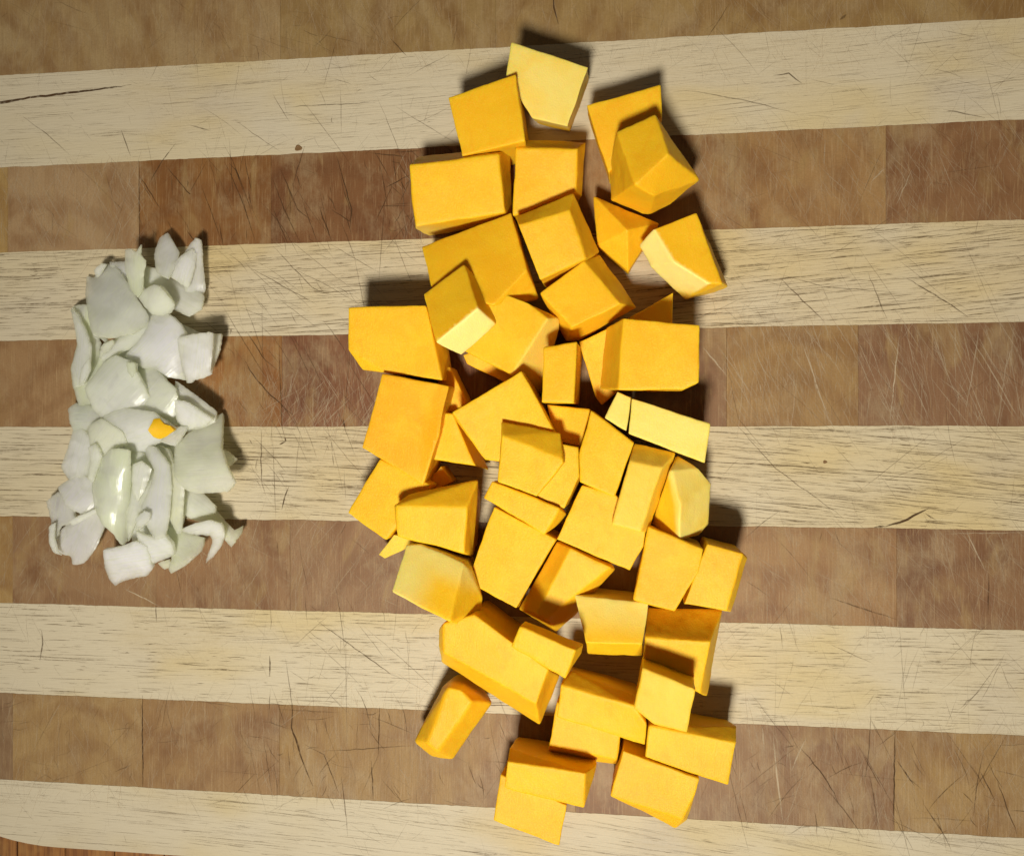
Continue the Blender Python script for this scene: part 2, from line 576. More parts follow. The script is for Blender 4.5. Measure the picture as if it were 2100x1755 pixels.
# knife cuts scattered over the board, in the directions that dominate in each area
def scatter(rib, count, box, angs, spread, ln, wd, st, wob=.35, bend=2.5):
    x0, x1, y0, y1 = box
    for _ in range(count):
        u, v = rr.uniform(x0, x1), rr.uniform(y0, y1)
        p = at(u, v)
        a = math.radians(rr.choice(angs) + rr.gauss(0, spread))
        L = min(rr.expovariate(1 / ln) + 15, ln * 3.5)
        n = 4 + int(L / 18)
        rib.add(curve_pts(p.x, p.y, a, L, rr.gauss(0, bend), n, wob, rr), rr.uniform(*wd), rr.uniform(*st))


scatter(cuts, 70, (285, 900, 330, 510), [-70, -62, -80, 60], 9, 60, (1.0, 2.4), (.2, .65))
scatter(cuts, 60, (800, 1050, 310, 500), [-75, 55, 0, -45], 14, 50, (1.0, 2.2), (.2, .55))
scatter(cuts, 50, (470, 760, 680, 1000), [-50, -60, -85], 10, 60, (1.0, 2.0), (.2, .5))
scatter(cuts, 45, (430, 850, 490, 700), [-40, -35, -70], 10, 80, (.8, 1.6), (.15, .45))
scatter(cuts, 50, (480, 1000, 20, 330), [-60, 30, 80, -20], 20, 60, (.8, 1.8), (.15, .45))
scatter(cuts, 90, (1450, 2100, 450, 1100), [-45, -52, -60, 30], 8, 70, (.7, 1.4), (.08, .3), .3, 2)
scatter(cuts, 60, (1480, 2100, 60, 470), [-50, 20, -20, 75], 18, 60, (.7, 1.4), (.08, .3), .3, 2)
scatter(cuts, 70, (1500, 2100, 1480, 1720), [-60, -68, 45, -85, 0], 10, 60, (1.0, 2.2), (.15, .5))
scatter(cuts, 80, (500, 1050, 1440, 1650), [-60, -70, 50, 0, 85], 12, 60, (1.0, 2.2), (.15, .5))
scatter(cuts, 45, (600, 1000, 1240, 1440), [-45, 50, -38, 85], 10, 70, (.8, 1.6), (.15, .4))
scatter(cuts, 40, (1480, 2100, 1260, 1500), [-48, 85, 50], 12, 60, (.8, 1.5), (.12, .35))
scatter(cuts, 50, (0, 500, 0, 700), [-65, -50, 70], 14, 60, (.7, 1.5), (.1, .3))
scatter(cuts, 70, (300, 1800, 1060, 1290), [-85, -65, 70], 14, 50, (.8, 1.8), (.12, .38))
scatter(cuts, 60, (0, 560, 1430, 1600), [-80, 0, 60], 16, 40, (.8, 1.8), (.1, .32))
for bx in [(1480, 2110, 60, 460), (1450, 2110, 450, 700), (1480, 2110, 870, 1090), (1470, 2110, 1270, 1500), (1420, 2110, 1480, 1750),
           (400, 1000, 20, 330), (0, 480, 20, 350), (430, 850, 480, 700), (470, 800, 870, 1065), (0, 900, 1240, 1440), (0, 1000, 1430, 1660),
           (0, 560, 330, 510), (560, 850, 320, 500), (480, 720, 690, 880), (0, 1000, 1600, 1750), (0, 2100, -20, 150)]:
    ar = (bx[1] - bx[0]) * (bx[3] - bx[2])
    scatter(cuts, int(ar / 2000), bx, [-48, -60, -72, 35, 70, -20], 10, 38, (.45, 1.0), (.06, .26), .2, 1.2)
cuts.build('knife_cut', M_CUT, 'dark knife cuts criss-crossing the board')

scatter(scr, 420, (1480, 2110, 668, 872), [-58, -64, -72, 84], 6, 60, (.7, 1.7), (.1, .42))
scatter(scr, 14, (1500, 2060, 690, 840), [-60, 82, -72], 5, 110, (1.3, 2.2), (.25, .5))
scatter(scr, 240, (1430, 2110, 255, 465), [-50, -58, 70], 8, 50, (.7, 1.5), (.08, .3))
scatter(scr, 240, (0, 300, 340, 515), [-55, -62, 70, 60], 9, 55, (.7, 1.6), (.1, .4))
scatter(scr, 260, (540, 900, 770, 880), [65, 80, -70, 50], 12, 45, (.7, 1.5), (.1, .45))
scatter(scr, 130, (300, 560, 760, 870), [60, -65, 80], 12, 40, (.7, 1.5), (.08, .35))
scatter(scr, 420, (0, 1060, 1065, 1250), [65, 75, -75, 55, -35], 9, 50, (.7, 1.6), (.08, .36))
scatter(scr, 260, (1530, 2110, 1085, 1285), [-72, -60, 85, -40], 9, 50, (.7, 1.5), (.08, .34))
scatter(scr, 260, (0, 900, 1425, 1640), [78, -70, 65, 85], 10, 50, (.7, 1.8), (.08, .34))
scatter(scr, 220, (1500, 2110, 1485, 1715), [-66, -80, 60, 88], 10, 55, (.7, 1.7), (.08, .36))
scatter(scr, 200, (0, 900, -10, 150), [-62, -70, 75], 10, 60, (.7, 1.4), (.06, .24))
scatter(scr, 150, (1380, 2110, -40, 100), [-55, 60, 80], 12, 50, (.7, 1.4), (.06, .22))
scatter(scr, 120, (820, 1000, 320, 500), [-50, 85], 12, 50, (.7, 1.5), (.1, .35))
for pts, wd, sg in [([(255, 1206), (330, 1244)], 2.4, .8), ([(1844, 690), (1824, 870)], 2.4, .7), ([(1640, 690), (1700, 860)], 2.6, .6),
                    ([(1586, 1510), (1592, 1580), (1605, 1680)], 3.0, .75), ([(1563, 1490), (1567, 1540)], 2.6, .6),
                    ([(1654, 1510), (1620, 1585)], 2.6, .6), ([(1982, 1090), (2020, 1170)], 2.4, .6), ([(1940, 1094), (2100, 1091)], 1.8, .5),
                    ([(1692, 285), (1690, 345)], 2.2, .4), ([(1870, 350), (1838, 420)], 2, .5), ([(1816, 345), (1800, 360), (1785, 375)], 2.6, .5),
                    ([(225, 320), (210, 355)], 2, .5), ([(1440, 710), (1490, 770)], 2.6, .6)]:
    seg(scr, pts, wd, sg, .5)
for bx in [(1480, 2110, 668, 872), (1430, 2110, 255, 465), (0, 290, 340, 515), (540, 850, 700, 880), (0, 1060, 1065, 1250),
           (1530, 2110, 1085, 1285), (0, 900, 1425, 1640), (1500, 2110, 1485, 1715), (0, 2110, -20, 150)]:
    ar = (bx[1] - bx[0]) * (bx[3] - bx[2])
    scatter(scr, int(ar / 420), bx, [-58, -68, -78, 84, 65], 8, 32, (.45, 1.0), (.08, .34), .25, 1.5)
scr.build('scratch', M_SCRATCH, 'fine pale scratches on the brown staves')


# knots in the pale staves: small sunken rings
def knot(u, v, r, ring=True):
    p = at(u, v)
    bm = bmesh.new()
    vs = []
    for k in range(20):
        a = k / 20 * 6.2832
        q = r * (1 + .12 * math.sin(3 * a + u))
        vs.append([bm.verts.new(Vector((q * f * math.cos(a), q * .8 * f * math.sin(a), z)) * S)
                   for f, z in ((1.0, .25), (.8, .8), (.58, .8), (.42, .3))])
    for k in range(20):
        a, b = vs[k], vs[(k + 1) % 20]
        for j in range(3):
            bm.faces.new((a[j], a[j + 1], b[j + 1], b[j]))
    if not ring:
        bm.faces.new([vs[k][3] for k in range(20)])
    bmesh.ops.recalc_face_normals(bm, faces=bm.faces[:])
    me = bpy.data.meshes.new('knot')
    bm.to_mesh(me)
    bm.free()
    o = link('knot', me, M_KNOT, board)
    o.location = (p.x * S, p.y * S, BT * S)


t = NT('knot_wood')
t.b.inputs['Base Color'].default_value = (.17, .09, .03, 1)
t.b.inputs['Roughness'].default_value = .7
M_KNOT = t.m
knot(612, 304, 8, False)
knot(1692, 947, 4, False)


# ---------------------------------------------------------------- squash pieces
def sm(x):
    x = max(0.0, min(1.0, x))
    return x * x * (3 - 2 * x)


def hull_bm(pts, bev, cell, seed):
    bm = bmesh.new()
    for p in pts:
        bm.verts.new(p)
    r = bmesh.ops.convex_hull(bm, input=bm.verts[:])
    junk = [g for g in r['geom_interior'] + r['geom_unused'] if isinstance(g, bmesh.types.BMVert) and g.is_valid]
    bmesh.ops.delete(bm, geom=list(set(junk)), context='VERTS')
    bmesh.ops.remove_doubles(bm, verts=bm.verts[:], dist=5)
    bmesh.ops.dissolve_limit(bm, angle_limit=math.radians(15), verts=bm.verts[:], edges=bm.edges[:])
    bmesh.ops.bevel(bm, geom=bm.edges[:], offset=bev, segments=2, profile=.6, affect='EDGES', clamp_overlap=True)
    bmesh.ops.remove_doubles(bm, verts=bm.verts[:], dist=.6)
    for ax in range(3):
        nrm = Vector((0, 0, 0))
        nrm[ax] = 1
        lo, hi = min(v.co[ax] for v in bm.verts), max(v.co[ax] for v in bm.verts)
        k = max(1, round((hi - lo) / cell))
        for i in range(1, k):
            co = nrm * (lo + (hi - lo) * i / k)
            bmesh.ops.bisect_plane(bm, geom=bm.verts[:] + bm.edges[:] + bm.faces[:], dist=.9, plane_co=co, plane_no=nrm)
    bmesh.ops.remove_doubles(bm, verts=bm.verts[:], dist=.7)
    bmesh.ops.triangulate(bm, faces=bm.faces[:], quad_method='BEAUTY', ngon_method='BEAUTY')
    bm.normal_update()
    off = Vector((seed * 3.1, seed * 1.7, 0))
    for v in bm.verts:
        n = v.normal.copy()
        d = 1.8 * noise.noise(v.co / 85 + off) + .45 * noise.noise(v.co / 14 + off) + .55 * noise.noise(v.co / 5.5 + off)
        v.co += n * d
        v.co.x += 1.3 * noise.noise(v.co / 38 + off * 2)
        v.co.y += 1.3 * noise.noise(v.co / 38 - off)
    return bm


def add_chunk(spec, idx):
    t = spec['t']
    z0 = spec.get('z', 120)
    zb = spec.get('zb', 1.5)
    shrink = spec.get('sh', .97)
    sk = spec.get('sk', (0, 0))
    solids = spec.get('solids') or [(spec['top'], spec.get('low', []), spec.get('base'))]
    bms = []
    ctr = None
    for top, low, base in solids:
        P = []
        for p in top:
            z = p[2] if len(p) > 2 else z0
            P.append(at(*tl(t, p), z))
        c = sum(P, Vector()) / len(P)
        if ctr is None:
            ctr = Vector((c.x, c.y, 0))
        Q = list(P)
        for p in low:
            Q.append(at(*tl(t, p), p[2]))
        if base:
            for p in base:
                Q.append(at(*tl(t, p), p[2] if len(p) > 2 else zb))
        else:
            for q in P:
                Q.append(Vector((c.x + (q.x - c.x) * shrink + sk[0], c.y + (q.y - c.y) * shrink + sk[1], zb)))
        bms.append(hull_bm(Q, spec.get('bev', 2.8), 8, idx + 1))
    me = bpy.data.meshes.new(spec['name'])
    bm = bms[0]
    for b in bms[1:]:
        tmp = bpy.data.meshes.new('t')
        b.to_mesh(tmp)
        bm.from_mesh(tmp)
        bpy.data.meshes.remove(tmp)
        b.free()
    planes = []
    for pl in spec.get('pale', []):
        a, b, c2 = [at(*tl(t, p), p[2]) for p in pl[0]]
        n = (b - a).cross(c2 - a).normalized()
        cc = sum((v.co for v in bm.verts), Vector()) / len(bm.verts)
        if (cc - a).dot(n) > 0:
            n = -n
        planes.append((a, n, pl[1], pl[2]))
    pale = []
    for v in bm.verts:
        k = 0
        for a, n, th, st in planes:
            d = -(v.co - a).dot(n)
            k = max(k, st * (1 - sm(d / th)))
        pale.append(k)
    zmin = min(v.co.z for v in bm.verts)
    org = Vector((ctr.x, ctr.y, zmin))
    for v in bm.verts:
        v.co = (v.co - org) * S
    for f in bm.faces:
        f.smooth = True
    bm.to_mesh(me)
    bm.free()
    at_ = me.attributes.new('pale', 'FLOAT', 'POINT')
    at_.data.foreach_set('value', pale)
    o = link(spec['name'], me, M_SQUASH)
    o.location = org * S
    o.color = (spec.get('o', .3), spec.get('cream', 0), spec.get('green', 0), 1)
    o['label'] = spec['label']
    o['category'] = 'squash piece'
    o['group'] = 'pieces of chopped butternut squash'


CH = []


def C(name, label, t, top, low=(), **kw):
    d = dict(name='squash_' + name, label=label, t=t, top=list(top), low=list(low))
    d.update(kw)
    CH.append(d)


# --- tile 1 : upper third
C('chunk', 'pale yellow squash chunk at the very top of the pile with creamy upper face', 1,
  [(828, 55, 135), (1202, 172, 135), (1103, 465, 118), (930, 425, 115), (872, 330, 120), (803, 215, 130)], o=0,
  pale=[([(828, 55, 135), (1202, 172, 135), (1103, 465, 118)], 130, 1.0)], sh=.93, sk=(0, 22))
C('cube', 'square orange squash cube leaning on the lower left of the pale top chunk', 1,
  [(522, 325, 128), (848, 208, 150), (893, 533, 145), (590, 608, 122)], o=.25, sh=.96)
C('cube', 'wide yellow squash cube at the left end of the second row', 1,
  [(330, 650, 125), (765, 598, 130), (800, 880, 108), (368, 950, 98)],
  [(380, 606, 62), (822, 560, 62), (832, 884, 50), (530, 974, 60), (364, 962, 66)], o=.1, bev=3.5,
  pale=[([(365, 962, 118), (530, 972, 30), (372, 960, 40)], 26, .5)])
C('cube', 'yellow squash cube directly right of the wide yellow cube in the second row', 1,
  [(850, 570, 122), (1148, 572, 122), (1143, 780, 98), (836, 897, 98)],
  [(852, 528, 92), (1192, 537, 70), (1168, 800, 60), (1185, 650, 70)], o=.25)
C('cube', 'orange squash cube with a turned corner, in the gap below the second row', 1,
  [(862, 942, 160), (1110, 868, 160), (1190, 1105, 142), (966, 1207, 142)],
  [(845, 897, 130), (1130, 785, 130), (1257, 1070, 72), (1165, 1120, 120)], o=.3)
C('chunk', 'large orange squash chunk lying under the small cube with the cream strip', 1,
  [(395, 1045, 100), (825, 880, 108), (905, 1160, 138), (740, 1330, 150), (440, 1240, 134)],
  [(962, 1300, 80), (850, 925, 80)], o=.35)
C('chunk', 'flat topped orange squash chunk at upper right, partly under another chunk', 1,
  [(1190, 360, 104), (1310, 308, 108), (1550, 262, 112), (1560, 410, 110), (1380, 560, 100), (1300, 690, 92)],
  [], o=.35, sh=.98)
C('chunk', 'big many sided orange squash chunk at upper right resting on a flat chunk', 1,
  [(1340, 490, 165), (1525, 405, 172), (1590, 600, 200), (1430, 745, 196), (1520, 800, 168)],
  [(1740, 720, 120), (1672, 592, 125), (1600, 842, 60), (1500, 887, 40), (1465, 885, 40), (1310, 822, 60), (1308, 640, 90)],
  base=[(1330, 540), (1540, 470), (1700, 720), (1580, 820), (1480, 850), (1340, 780)], o=.22)
C('wedge', 'small three cornered squash wedge between the turned cube and the right edge', 1,
  [(1228, 800, 62), (1545, 935, 46), (1395, 1170, 44), (1246, 1040, 56), (1390, 965, 98), (1226, 950, 60)], o=.3, bev=2)
C('chunk', 'squash chunk at the right edge with a pale curved rind side', 1,
  [(1515, 960, 128), (1725, 880, 130), (1850, 1225, 126), (1775, 1222, 130), (1615, 1120, 136)],
  [(1450, 1040, 96), (1505, 1145, 84), (1600, 1240, 62), (1670, 1305, 40), (1880, 1240, 70)], o=.15, cream=.7,
  pale=[([(1515, 960, 128), (1615, 1120, 136), (1505, 1145, 84)], 7, 1.0), ([(1615, 1120, 136), (1775, 1222, 130), (1600, 1240, 62)], 7, 1.0)])
# --- tile 2 : middle
C('cube', 'raised squash cube with one bright cream side, on the left of the pile', 2,
  [(402, 75, 150), (600, -70, 150), (668, 146, 196), (465, 310, 194)],
  [(755, 220, 142), (585, 373, 138), (722, 75, 104)], cream=1.0, zb=95, base=[(430, 90), (600, -20), (735, 220), (590, 350), (470, 290)], o=.22,
  pale=[([(465, 310, 194), (668, 146, 196), (585, 373, 138)], 6, 1.0)])
C('chunk', 'broad orange squash chunk with its lower left corner cut off, at the far left', 2,
  [(38, 140, 132), (415, 128, 136), (462, 300, 134), (492, 492, 126), (215, 455, 118), (110, 442, 100), (38, 345, 118)],
  [(528, 350, 72), (526, 512, 62)], o=.22)
C('chunk', 'yellow squash chunk right of the cube with the cream side, pale along its right edge', 2,
  [(740, 50, 140), (905, 115, 142), (1005, 195, 140), (832, 466, 132), (600, 352, 128)],
  [(1058, 195, 108), (1060, 240, 96), (985, 335, 88), (975, 560, 30), (905, 520, 20)], o=.15,
  pale=[([(1005, 195, 140), (1058, 195, 108), (832, 466, 132)], 5, .6)])
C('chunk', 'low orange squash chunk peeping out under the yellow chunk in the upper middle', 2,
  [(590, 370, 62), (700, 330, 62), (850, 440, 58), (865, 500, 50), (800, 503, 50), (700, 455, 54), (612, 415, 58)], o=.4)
C('cube', 'orange squash cube standing on edge, upper middle of the pile beside the bare board', 2,
  [(968, 70, 128), (1178, -85, 132), (1358, 122, 132), (1120, 240, 132)],
  [(1255, -122, 84), (1436, 140, 76), (1290, 235, 60), (1158, 302, 42), (1094, 305, 46)], o=.3)
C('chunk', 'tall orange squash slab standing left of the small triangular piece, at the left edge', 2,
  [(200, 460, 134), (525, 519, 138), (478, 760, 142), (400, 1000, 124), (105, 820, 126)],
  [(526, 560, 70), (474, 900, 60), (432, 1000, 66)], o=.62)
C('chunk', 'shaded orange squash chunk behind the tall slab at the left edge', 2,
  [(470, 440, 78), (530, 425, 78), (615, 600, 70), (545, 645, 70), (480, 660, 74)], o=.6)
C('wedge', 'three cornered squash wedge right of the tall slab, its tip pointing at bare board', 2,
  [(485, 650, 104), (545, 655, 108), (575, 705, 108), (650, 905, 96), (440, 885, 96), (400, 870, 96)],
  [(722, 928, 24), (690, 860, 30)], o=.3)
C('chunk', 'large yellow squash chunk in the centre with a peaked top corner', 2,
  [(540, 648, 152), (878, 447, 156), (1040, 745, 150), (940, 900, 140), (765, 885, 138), (700, 878, 136)],
  [(972, 572, 108), (1072, 800, 100), (560, 690, 120)], o=.12)
C('cube', 'yellow squash cube lying on top of the large central chunk', 2,
  [(784, 760, 186), (1078, 872, 186), (1084, 892, 185), (950, 1055, 178), (762, 985, 178)],
  [(780, 692, 158), (1066, 745, 158)], zb=60, o=.15)
C('chunk', 'bright yellow squash chunk pressed against the right side of the central cube', 2,
  [(1070, 800, 160), (1155, 815, 158), (1158, 960, 156), (1086, 1118, 152), (935, 1050, 152), (1000, 900, 160)],
  [], o=.15)
C('stick', 'small upright squash block in the middle of the pile, beside a bare patch of board', 2,
  [(985, 332, 168), (1148, 306, 168), (1132, 606, 164), (975, 600, 164)],
  [(1168, 350, 116), (1158, 608, 112)], o=.3, zb=1.5)
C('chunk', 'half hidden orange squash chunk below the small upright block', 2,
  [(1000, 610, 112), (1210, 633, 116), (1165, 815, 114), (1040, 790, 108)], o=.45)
C('slab', 'tilted yellow squash slab right of the half hidden chunk', 2,
  [(1215, 637, 152), (1424, 795, 154), (1328, 1058, 146), (1160, 984, 146), (1158, 850, 148)],
  [(1395, 880, 120), (1345, 1060, 90)], o=.18)
C('slab', 'long cream squash slab with a knife slit, at the right edge', 2, [], t_=0,
  solids=[([(1340, 545, 150), (1412, 575, 150), (1402, 650, 148), (1388, 741, 144), (1280, 676, 146)], [], None),
          ([(1412, 578, 150), (1792, 705, 152), (1766, 895, 142), (1700, 875, 143), (1395, 752, 146), (1412, 650, 148)], [], None)], o=.05,
  pale=[([(1340, 545, 150), (1790, 705, 152), (1560, 820, 146)], 120, .82)], sh=.96)
C('cube', 'largest orange squash cube, at the right edge with a shaded left side', 2,
  [(1370, 192, 172), (1740, 226, 172), (1736, 503, 166), (1662, 540, 164), (1345, 540, 166)],
  [(1290, 237, 100), (1255, 535, 60), (1270, 500, 60)], o=.3, zb=40)
C('chunk', 'narrow orange squash chunk under the left side of the largest cube', 2,
  [(1155, 305, 78), (1300, 240, 78), (1345, 545, 62), (1265, 612, 56), (1236, 572, 60), (1215, 470, 70)], o=.35)
C('wedge', 'pointed squash wedge behind the top edge of the largest cube', 2,
  [(1380, 198, 66), (1614, 68, 72), (1610, 260, 66), (1400, 260, 66)], o=.35)
C('slab', 'long bright yellow squash bar leaning between the tilted slab and the rounded rind piece', 2,
  [(1402, 885, 158), (1562, 915, 160), (1455, 1228, 152), (1315, 1190, 152)],
  [(1425, 798, 122), (1626, 845, 124), (1560, 1040, 118), (1490, 1228, 112)], o=.02,
  pale=[([(1402, 885, 158), (1562, 915, 160), (1455, 1228, 152)], 60, .45)])
C('chunk', 'rounded squash chunk with a broad cream rind side at the right edge', 2,
  [(1592, 935, 150), (1612, 930, 152), (1650, 1100, 152), (1642, 1268, 138)],
  [(1630, 852, 118), (1740, 920, 122), (1800, 992, 104), (1806, 1060, 96), (1786, 1190, 84), (1735, 1245, 84),
   (1505, 1205, 84), (1560, 1050, 100)], o=.12,
  pale=[([(1612, 930, 152), (1650, 1100, 152), (1800, 992, 104)], 22, .9), ([(1650, 1100, 152), (1786, 1190, 84), (1642, 1268, 138)], 22, .9)])
C('slab', 'flat yellow squash slab under the long bar, right of centre', 2,
  [(1170, 1000, 132), (1330, 1040, 134), (1480, 1225, 130), (1470, 1300, 126), (1404, 1416, 118), (1370, 1405, 120), (1045, 1266, 126)],
  [(1440, 1370, 90)], o=.28)
C('stick', 'yellow squash stick lying across two slabs in the centre', 2,
  [(735, 978, 160), (1062, 1112, 162), (990, 1240, 156), (694, 1062, 156)],
  [(1096, 1140, 120), (1060, 1185, 118)], zb=100, o=.12)
C('cube', 'squash block with a slanting dark back face, lower left of the pile', 2,
  [(268, 1100, 165), (612, 1108, 168), (600, 1330, 156), (385, 1262, 156), (275, 1250, 158)],
  [(258, 1100, 150), (330, 1045, 138), (670, 973, 138), (640, 1345, 100)], o=.22)
C('slab', 'flat orange squash slab sticking out at the left edge under the block with the dark back', 2,
  [(192, 873, 118), (440, 1000, 120), (330, 1150, 118), (222, 1266, 112), (34, 1135, 114)], o=.25)
C('shred', 'tiny pointed squash scrap between the flat slab and bare board', 2,
  [(485, 910, 72), (542, 982, 60), (470, 1020, 62), (415, 1000, 64)], o=.5, bev=1.5)
# --- tile 3 : lower third
C('shred', 'thin pale yellow squash shred poking out at the lower left edge', 3,
  [(260, 40, 110), (385, 75, 112), (300, 128, 80), (215, 158, 52), (184, 138, 52), (205, 100, 70)], zb=36, o=.05, bev=2,
  pale=[([(260, 40, 110), (385, 75, 112), (184, 138, 52)], 50, .55)])
C('slab', 'upright orange squash slab in the lower centre, left of a narrow dark gap', 3,
  [(745, -95, 128), (1048, 62, 130), (1010, 130, 130), (852, 400, 124), (672, 300, 120), (634, 200, 122)],
  [(1040, 90, 104), (868, 398, 98)], o=.25)
C('chunk', 'shaded squash chunk right of the narrow gap in the lower centre', 3,
  [(1115, 105, 122), (1310, 198, 114), (1140, 340, 114), (1000, 450, 106), (950, 425, 112)],
  [(1048, 72, 84), (866, 400, 80), (1046, 510, 34), (1140, 430, 36), (1330, 208, 90)], o=.3)
C('chunk', 'greenish cream squash chunk on top at the lower left edge', 3,
  [(262, 250, 170), (320, 92, 152), (390, 88, 152), (598, 176, 166), (560, 330, 190), (530, 462, 196), (250, 320, 180)],
  [(640, 215, 140), (690, 350, 120), (684, 405, 116), (602, 490, 112)], zb=60, o=.0, green=.3,
  pale=[([(320, 92, 152), (262, 250, 170), (300, 170, 60)], 130, 1.0), ([(320, 92, 152), (598, 176, 166), (470, 140, 60)], 80, .9)])
C('slab', 'long orange squash slab lying diagonally at the lower left', 3,
  [(500, 470, 158), (650, 425, 162), (860, 580, 160), (1010, 695, 156), (948, 862, 150), (500, 612, 150)],
  [(476, 580, 130), (478, 500, 130), (492, 660, 70), (640, 760, 66), (965, 962, 62), (1064, 726, 84)], o=.28,
  pale=[([(476, 580, 130), (478, 500, 130), (492, 660, 70)], 20, .35)])
C('stick', 'short squash stick lying across the end of the long diagonal slab', 3,
  [(872, 484, 212), (1140, 600, 212), (1090, 740, 202), (830, 582, 204)],
  [(895, 468, 190), (1178, 570, 170), (1172, 610, 160)], zb=150, o=.12)
C('chunk', 'squarish cream squash chunk with a yellow lower edge, above a bare patch of board', 3,
  [(1132, 330, 108), (1400, 345, 110), (1495, 370, 112), (1466, 572, 136), (1188, 566, 134)],
  [(1462, 626, 70), (1196, 622, 66)], o=.0,
  pale=[([(1132, 330, 108), (1495, 370, 112), (1300, 350, 20)], 105, 1.0)])
C('chunk', 'orange squash chunk with soft folds in the right part, left of a narrow block', 3,
  [(1495, 0, 140), (1760, 108, 146), (1735, 220, 146), (1622, 412, 134), (1500, 392, 132), (1420, 358, 130)],
  [(1480, 120, 100)], o=.35)
C('stick', 'narrow squash block at the right edge, long side against the folded chunk', 3,
  [(1776, 85, 146), (1952, 132, 146), (1872, 412, 136), (1660, 378, 136)],
  [(1972, 152, 110), (1890, 416, 96)], o=.3)
C('chunk', 'squash chunk with a dark sloping upper part, below the narrow block', 3,
  [(1480, 540, 140), (1795, 560, 142), (1772, 700, 132), (1745, 812, 112), (1465, 668, 130)],
  [(1490, 392, 70), (1852, 405, 70), (1846, 460, 70), (1776, 822, 60)], o=.25)
C('cube', 'yellow squash cube resting on two others at the lower right', 3,
  [(1465, 682, 205), (1727, 790, 208), (1682, 1002, 196), (1520, 962, 196), (1420, 885, 198)],
  [], zb=110, o=.05, bev=4, pale=[([(1465, 682, 205), (1727, 790, 208), (1520, 962, 196)], 90, .35)])
C('chunk', 'wide orange squash chunk in the lower middle with a shaded upper band', 3,
  [(1068, 770, 160), (1425, 870, 162), (1482, 960, 158), (1476, 1060, 140), (1370, 1038, 144), (1050, 925, 152)],
  [(1120, 698, 128), (1442, 822, 130)], o=.2)
C('chunk', 'low ragged squash chunk showing under the wide chunk in the lower middle', 3,
  [(1050, 850, 106), (1360, 1010, 104), (1340, 1130, 96), (1180, 1112, 96), (1012, 1060, 98)],
  [(1004, 1082, 70), (1180, 1140, 60), (1345, 1152, 60)], o=.3)
C('stick', 'rounded squash stick lying alone at the lower left corner of the pile', 3,
  [(520, 775, 108), (580, 790, 112), (640, 850, 110), (470, 1095, 100), (420, 1050, 104)],
  [(495, 772, 70), (560, 755, 74), (742, 852, 56), (548, 1130, 40), (442, 1112, 44), (354, 1046, 62)], o=.3, bev=5)
C('cube', 'squash cube lowest but one in the pile, resting on the bottom piece', 3,
  [(808, 1140, 150), (1190, 1196, 150), (1182, 1366, 138), (795, 1268, 140)],
  [(820, 1070, 112), (1246, 1146, 96), (1200, 1330, 90)], zb=1.5, o=.22)
C('cube', 'bottommost squash piece of the pile, lying on the pale stave', 3,
  [(775, 1200, 96), (1098, 1350, 98), (1062, 1552, 90), (742, 1425, 92)],
  [(1080, 1400, 60)], o=.28)
C('slab', 'flat yellow squash slab at the lower right corner of the pile', 3,
  [(1495, 965, 140), (1700, 1025, 140), (1918, 1050, 140), (1880, 1252, 130), (1748, 1212, 132), (1476, 1118, 136)],
  [(1690, 955, 108), (1922, 966, 108)], o=.18)
C('cube', 'smooth orange squash cube right of the bottom pair', 3,
  [(1368, 1085, 138), (1740, 1222, 140), (1720, 1290, 138), (1658, 1420, 128), (1308, 1305, 130)],
  [(1372, 1062, 118), (1742, 1205, 118), (1620, 1462, 84), (1680, 1420, 90)], o=.32)

for i, c in enumerate(CH):
    if c.get('t_') == 0:
        c['top'] = []
    add_chunk(c, i)


